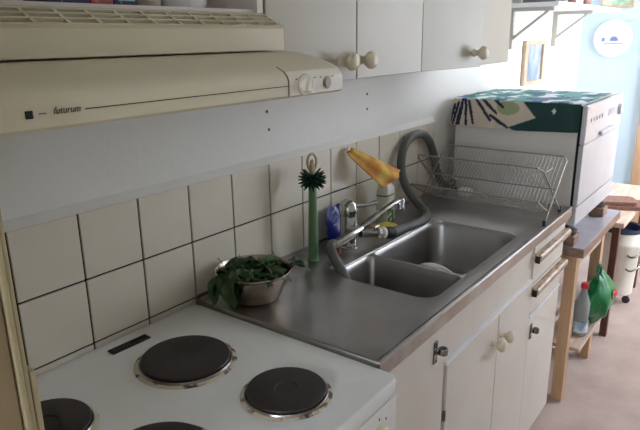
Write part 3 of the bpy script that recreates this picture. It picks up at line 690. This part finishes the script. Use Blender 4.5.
def pet(x, y, m, capm, label, h=.20):
    z = .2465; t = thing('water_bottle', (x, y, z), label, 'bottle')
    obj('bottle_body', B().lathe([(.026, z), (.031, z+.006), (.031, z+h*.30), (.028, z+h*.36), (.031, z+h*.42), (.031, z+h*.66), (.014, z+h*.88), (.0125, z+h*.96)], (x, y, 0), n=20), m, t, True, 60)
    obj('label', B().lathe([(.0314, z+h*.08), (.0314, z+h*.29)], (x, y, 0), n=20, cap=False), 'paleblue' if m == 'clearpet' else 'whiteplastic', t, True)
    obj('cap', B().lathe([(.0165, z+h*.955), (.0165, z+h*1.03), (.014, z+h*1.05), (0, z+h*1.05)], (x, y, 0), n=18), capm, t, True, 50)
pet(2.145, -.580, 'clearpet', 'red', 'clear plastic bottle with a red cap on the table shelf', .235)
pet(2.185, -.52, 'bluepet', 'whiteplastic', 'blue plastic bottle with a white cap on the table shelf', .17)
t = thing('snack_packet', (2.345, -.52, .246), 'pale blue and white packet lying at the shelf end', 'packet')
def pk(s):
    return lambda a, c: Vector((2.342+.10*(a-.5), -.515+.05*(c-.5), .2475+.022+s*.021*math.sin(PI*a)*math.sin(PI*c)))
b = B().sheet(pk(1), 8, 8).sheet(pk(-1), 8, 8); bmesh.ops.remove_doubles(b.bm, verts=b.bm.verts, dist=.0004)
obj('packet_body', b, 'paleblue', t, True, 80)
obj('packet_seal', B().box((2.392, -.536, .266), (2.397, -.492, .2705)), 'whiteplastic', t)

DX0, DX1, DZ0, DZ1, DYF = 1.930, 2.560, .806, 1.282, -.560
t = thing('dishwasher', ((DX0+DX1)/2, -.3, TZ), 'white countertop dishwasher standing on the small table', 'dishwasher')
obj('body', B().box((DX0, DYF+.028, DZ0), (DX1, -.03, DZ1), .004), 'dwside', t)
obj('door_seal', B().box((DX0+.006, DYF+.018, .885), (DX1-.006, DYF+.0279, DZ1-.006)), 'dark', t)
dd = obj('door', B().box((DX0, DYF, .888), (DX1, DYF+.018, 1.128), .003), 'dw', t)
cpn = obj('control_panel', B().box((DX0, DYF-.002, 1.131), (DX1, DYF+.018, DZ1-.002), .004), 'dwpanel', t)
obj('handle', B().box((DX0+.22, DYF-.016, 1.140), (DX0+.44, DYF-.0022, 1.158), .004), 'dw', cpn)
obj('display', B().box((DX0+.36, DYF-.0035, 1.205), (DX0+.46, DYF-.0021, 1.235), .0005, 1), 'laminate', cpn)
for i in range(5): obj('button', B().lathe([(.009, 0), (.009, .003), (0, .0035)], (DX0+.07+i*.045, DYF-.002, 1.22), (0, -1, 0), 14), 'dw', cpn, True)
obj('dial', B().lathe([(.026, 0), (.023, .014), (0, .015)], (DX0+.56, DYF-.002, 1.215), (0, -1, 0), 24), 'dw', cpn, True, 40)
obj('plinth_panel', B().box((DX0, DYF+.002, DZ0), (DX1, DYF+.027, .880), .002), 'dw', t)
for x in (DX0+.060, DX1-.07):
    for y in (DYF+.036, -.10):
        fo = obj('foot', B().lathe([(.027, TZ+.0005), (.030, TZ+.043), (.034, TZ+.060), (.016, TZ+.066), (.014, DZ0-.0005)], (x, y, 0), n=20), 'chromedull', t, True, 50)
        obj('foot_block', B().box((x-.045, y-.036, TZ+.0005), (x+.040, y+.030, TZ+.040), .004, 2), 'woodbrown', fo)
# printed towel over the dishwasher
NAVY, GRN, PALE, CREAM, TEAL, WHT = [s2l(c) for c in ((34, 42, 70), (34, 68, 66), (160, 172, 128), (214, 200, 180), (112, 158, 158), (226, 232, 230))]
SLATE = s2l((92, 116, 150)); TDK = s2l((62, 108, 108))
def seg(p, a, c):
    a, c, p = Vector(a), Vector(c), Vector(p); d = c-a; t_ = max(0, min(1, (p-a).dot(d)/d.dot(d))); return (p-(a+d*t_)).length, t_
STR = [((75, 112), (64, 190)), ((92, 96), (80, 190)), ((104, 96), (110, 190)), ((118, 104), (140, 184)), ((148, 96), (214, 168)), ((178, 96), (236, 142)), ((228, 96), (262, 120)), ((212, 150), (285, 190)), ((60, 120), (52, 180))]
def inpoly(p, poly):
    c = False
    for i in range(len(poly)):
        (xa, ya), (xb, yb) = poly[i-1], poly[i]
        if (ya > p[1]) != (yb > p[1]) and p[0] < (xb-xa)*(p[1]-ya)/(yb-ya)+xa: c = not c
    return c
def sidecol(x, y):
    if inpoly((x, y), [(335, 92), (395, 152), (285, 190), (420, 230), (600, 230), (600, 92)]):
        if abs(x-459)/8+abs(y-126)/12 < 1: return WHT
        return GRN
    for a, c in STR:
        d, t_ = seg((x, y), a, c)
        if d < 6.5-3*abs(t_-.4): return NAVY
    if math.hypot((x-282)/46, (y-122)/24) < 1: return PALE
    return CREAM
def topcol(x, y):
    n1 = noise.noise(Vector((x*7, y*16, 2)))+.5*noise.noise(Vector((x*20, y*34, 7)))
    n2 = noise.noise(Vector((x*5+9, y*9, 5)))
    if n1 > .24: return WHT
    if n2 > .25: return SLATE
    return TEAL if n1 > -.25 else TDK
def towel():
    bm = bmesh.new(); cl = bm.verts.layers.float_color.new('print'); nu, nv = 170, 190
    ya, yb = -.022, DYF+.022; Lt = .50; Ls = .112; g = []
    for i in range(nu+1):
        row = []
        for j in range(nv+1):
            u_ = i/nu; v_ = j/nv; y = ya+(yb-ya)*u_
            s_ = v_*(Lt+Ls)-Ls           # s<0 hanging, s>0 on top
            if s_ < 0:
                k = -s_/Ls; wv = .005*math.sin(u_*15+.6)*k+.003*math.sin(u_*37)*k
                p = Vector((DX0-.0055-.004*k-abs(wv), y+(.010*k if u_ < .06 else 0), DZ1+.004+s_*(1+.05*math.sin(u_*4))))
                c = sidecol(52+503*u_, 96+100*k*(1+.06*u_))
            else:
                p = Vector((DX0-.0055+s_, y, DZ1+.0045+.0022*abs(noise.noise(Vector((s_*14, y*10, 0))))*2))
                if s_ < .012: p.z -= (.012-s_)**2*18
                c = topcol(s_, y)
            v = bm.verts.new(p); v[cl] = (*c, 1); row.append(v)
        g.append(row)
    for i in range(nu):
        for j in range(nv): bm.faces.new((g[i][j], g[i+1][j], g[i+1][j+1], g[i][j+1]))
    B_ = B(); B_.bm.free(); B_.bm = bm
    return obj('kitchen_towel', B_, 'towel', None, True, 80, solid=.0022)
setp(towel(), 'cotton towel printed with navy and green leaves draped over the dishwasher', 'towel')

# ------------------------------------------------------------------ larger table beyond, bin below it
t = thing('side_table', (3.07, -.33, 0), 'low wooden table with dark brown legs past the dishwasher', 'table')
QX0, QX1, QZ = 2.655, 3.56, .640
obj('table_top', B().box((QX0, -.622, QZ-.026), (QX1, -.04, QZ), .003), 'woodlight', t)
for x in (2.69, 3.48):
    for y in (-.598, -.105): obj('leg', B().box((x, y, 0), (x+.034, y+.034, QZ-.0265), .003), 'wooddark', t)
obj('apron', B().box((2.733, -.10, QZ-.085), (3.479, -.082, QZ-.0265)), 'wooddark', t)
t = thing('bread_board', (2.95, -.52, QZ), 'pair of red-brown wooden boards stacked on the low table', 'board')
b = B(); ol = rrect(-.13, .13, -.085, .085, .03, 5)
Rz = Matrix.Rotation(-1.15, 3, 'Z')
def bd(zc_, sc, ox, oy):
    b = B(); pl = [Rz @ Vector((x*sc, y*sc, 0)) for x, y in ol]
    b.prism([(2.985+ox+p.x, -.535+oy+p.y) for p in pl], zc_, zc_+.019, 'z'); return b
obj('lower_board', bd(QZ+.001, 1, 0, 0), 'board', t); obj('upper_board', bd(QZ+.0215, .82, -.01, .03), 'board', t)
wx, wy = 3.22, -.524
t = thing('waste_bin', (wx, wy, 0), 'cream enamel bin on casters under the low table', 'bin')
obj('bin_body', B().lathe([(.088, .062), (.095, .068), (.108, .36), (.112, .365), (.112, .385), (.109, .39), (.11, .462), (.104, .462), (.102, .40), (.09, .08), (0, .075)], (wx, wy, 0), n=36), 'enamelbin', t, True, 45)
obj('bin_liner', B().lathe([(.1115, .445), (.114, .455), (.112, .470), (.100, .466), (.09, .43), (0, .42)], (wx, wy, 0), n=36, cap=False), 'bluebag', t, True)
for z, th in ((.352, 2.55), (.27, 2.55)):
    c0 = Vector((wx, wy, z)); dv = Vector((math.cos(th+PI*.5), math.sin(th+PI*.5), 0))
    tn = Vector((-dv.y, dv.x, 0)); dv = -dv if dv.x > 0 else dv
    obj('handle', B().tube([c0+dv*.104+tn*.045, c0+dv*.135+tn*.04-Vector((0, 0, .004)), c0+dv*.138-tn*.04-Vector((0, 0, .03)), c0+dv*.102-tn*.045-Vector((0, 0, .03))], .0055, 8, 4), 'chromedull', t, True)
for a in (0.4, 2.5, 4.6):
    cx, cy = wx+.07*math.cos(a), wy+.07*math.sin(a)
    k = obj('caster', B().lathe([(.018, -.008), (.022, -.005), (.022, .005), (.018, .008)], (cx, cy, .0225), (1, .3, 0), 16), 'rubber', t, True)
    obj('caster_fork', B().box((cx-.012, cy-.012, .046), (cx+.012, cy+.012, .0615), .002), 'chromedull', k)

# ------------------------------------------------------------------ wall shelf with brackets and what stands on it
WX0, WX1, WZ = 2.55, 3.93, 1.668
t = thing('wall_shelf', (3.2, -.1, WZ), 'white wall shelf on two triangular brackets in the far corner', 'shelf')
obj('shelf_board', B().box((WX0, -.235, WZ), (WX1, .011, WZ+.020), .002), 'cabedge', t)
obj('shelf_edge', B().box((WX0, -.2375, WZ-.002), (WX1, -.2353, WZ+.022), .0008, 1), 'cabedge', t)
for x in (2.612, 3.345):
    br_ = obj('bracket', B().box((x-.014, -.012, 1.470), (x+.014, .011, WZ-.001), .001), 'shelfgrey', t)
    obj('bracket_arm', B().box((x-.014, -.205, WZ-.018), (x+.014, -.0125, WZ-.001), .001), 'shelfgrey', br_)
    obj('bracket_brace', B().prism([(-.0125, 1.515), (-.0125, 1.533), (-.165, WZ-.0185), (-.183, WZ-.0185)], x-.009, x+.009, 'x'), 'shelfgrey', br_)
bz = WZ+.0205
bkx = 2.60
for i, (wd, h, m, lab) in enumerate(((.030, .17, 'spine2', 'grey spined book at the near end of the wall shelf'), (.022, .20, 'spine3', 'dark spined book second on the wall shelf'), (.038, .18, 'spine3', 'thick dark book third on the wall shelf'), (.026, .15, 'spine2', 'small grey book fourth on the wall shelf'), (.03, .19, 'spine4', 'pale green book fifth on the wall shelf'))):
    t = thing('book', (bkx+wd/2, -.14, bz), lab, 'book', 'books on the wall shelf')
    y0_ = -.21
    b = B().box((bkx, y0_, bz), (bkx+.003, -.05, bz+h)).box((bkx+wd-.003, y0_, bz), (bkx+wd, -.05, bz+h)).box((bkx+.003, y0_, bz), (bkx+wd-.003, y0_+.003, bz+h))
    obj('cover', b, m, t); obj('pages', B().box((bkx+.0032, y0_+.0035, bz+.003), (bkx+wd-.0032, -.053, bz+h-.004)), 'white', t)
    bkx += wd+.012
def shelfjar(x, y, rad, h, m, capm, label):
    t = thing('storage_jar', (x, y, bz), label, 'jar')
    obj('jar_body', B().lathe([(rad*.92, bz), (rad, bz+.008), (rad, bz+h*.75), (rad*.75, bz+h*.9), (rad*.75, bz+h)], (x, y, 0), n=24), m, t, True)
    obj('lid', B().lathe([(rad*.82, bz+h+.0005), (rad*.82, bz+h+.02), (0, bz+h+.021)], (x, y, 0), n=24), capm, t, True)
shelfjar(2.92, -.17, .045, .13, 'spine1', 'wood', 'brown jar on the wall shelf beside the books')
shelfjar(3.08, -.16, .05, .14, 'porcelain', 'cabedge', 'white jar on the wall shelf between brown jars')
shelfjar(3.24, -.17, .045, .12, 'board', 'wood', 'red-brown jar on the wall shelf over the far bracket')

# ------------------------------------------------------------------ pictures and plate
t = thing('picture_frame', (3.01, .005, 1.27), 'small pale framed print hanging below the wall shelf', 'picture')
xa, xb, za, zb, yy = 2.835, 3.185, 1.270, 1.508, .0115
obj('frame', B().box((xa, yy-.020, za), (xa+.045, yy, zb), .003).box((xb-.045, yy-.020, za), (xb, yy, zb), .003).box((xa+.045, yy-.020, za), (xb-.045, yy, za+.022), .003).box((xa+.045, yy-.020, zb-.022), (xb-.045, yy, zb), .003), 'framewood', t)
obj('print', B().box((xa+.045, yy-.008, za+.022), (xb-.045, yy-.002, zb-.022)), 'art', t)
obj('glass', B().box((xa+.0455, yy-.012, za+.0225), (xb-.0455, yy-.0105, zb-.0225)), 'picglass', t)
t = thing('decorative_plate', (3.98, -.194, 1.51), 'round white plate with a small blue drawing hanging on the blue wall', 'plate')
obj('plate_disc', B().lathe([(0, .0005), (.07, .0005), (.085, .006), (.117, .018), (.119, .020), (.116, .021), (.083, .010), (.07, .006), (0, .006)], (3.9995, -.194, 1.508), (-1, 0, 0), 48), 'porcelain', t, True, 50)
def drw(name, y0_, y1_, z0_, z1_): obj(name, B().box((3.9912, y0_, z0_), (3.9934, y1_, z1_)), 'bluedraw', t)
drw('drawn_ground', -.255, -.140, 1.474, 1.479); drw('drawn_house', -.222, -.175, 1.492, 1.510); drw('drawn_tree', -.142, -.122, 1.488, 1.512)
drw('drawn_shore', -.252, -.150, 1.496, 1.4985)
obj('drawn_roof', B().prism([(-.220, 1.5085), (-.175, 1.5085), (-.187, 1.520), (-.208, 1.520)], 3.9925, 3.9936, 'x'), 'bluedraw', t)
obj('drawn_cloud', B().prism([(-.205, 1.548), (-.192, 1.535), (-.190, 1.537), (-.203, 1.550)], 3.9925, 3.9936, 'x'), 'bluedraw', t)
obj('hanger_wire', B().tube([(3.992, -.262, 1.590), (3.997, -.33, 1.63), (3.9965, -.40, 1.665)], .0016, 6, 4), 'whiteplastic', t, True)
t = thing('landscape_painting', (3.99, -.19, 1.70), 'pale green landscape painting in a light frame above the plate', 'picture')
ya, yb, za, zb = -.298, -.095, 1.70, 2.0
obj('frame', B().box((3.978, ya, za), (3.9995, ya+.016, zb), .002).box((3.978, yb-.016, za), (3.9995, yb, zb), .002).box((3.978, ya+.016, za), (3.9995, yb-.016, za+.016), .002).box((3.978, ya+.016, zb-.016), (3.9995, yb-.016, zb), .002), 'framewood', t)
obj('canvas', B().box((3.988, ya+.0162, za+.0162), (3.9993, yb-.0162, zb-.0162)), 'art2', t)
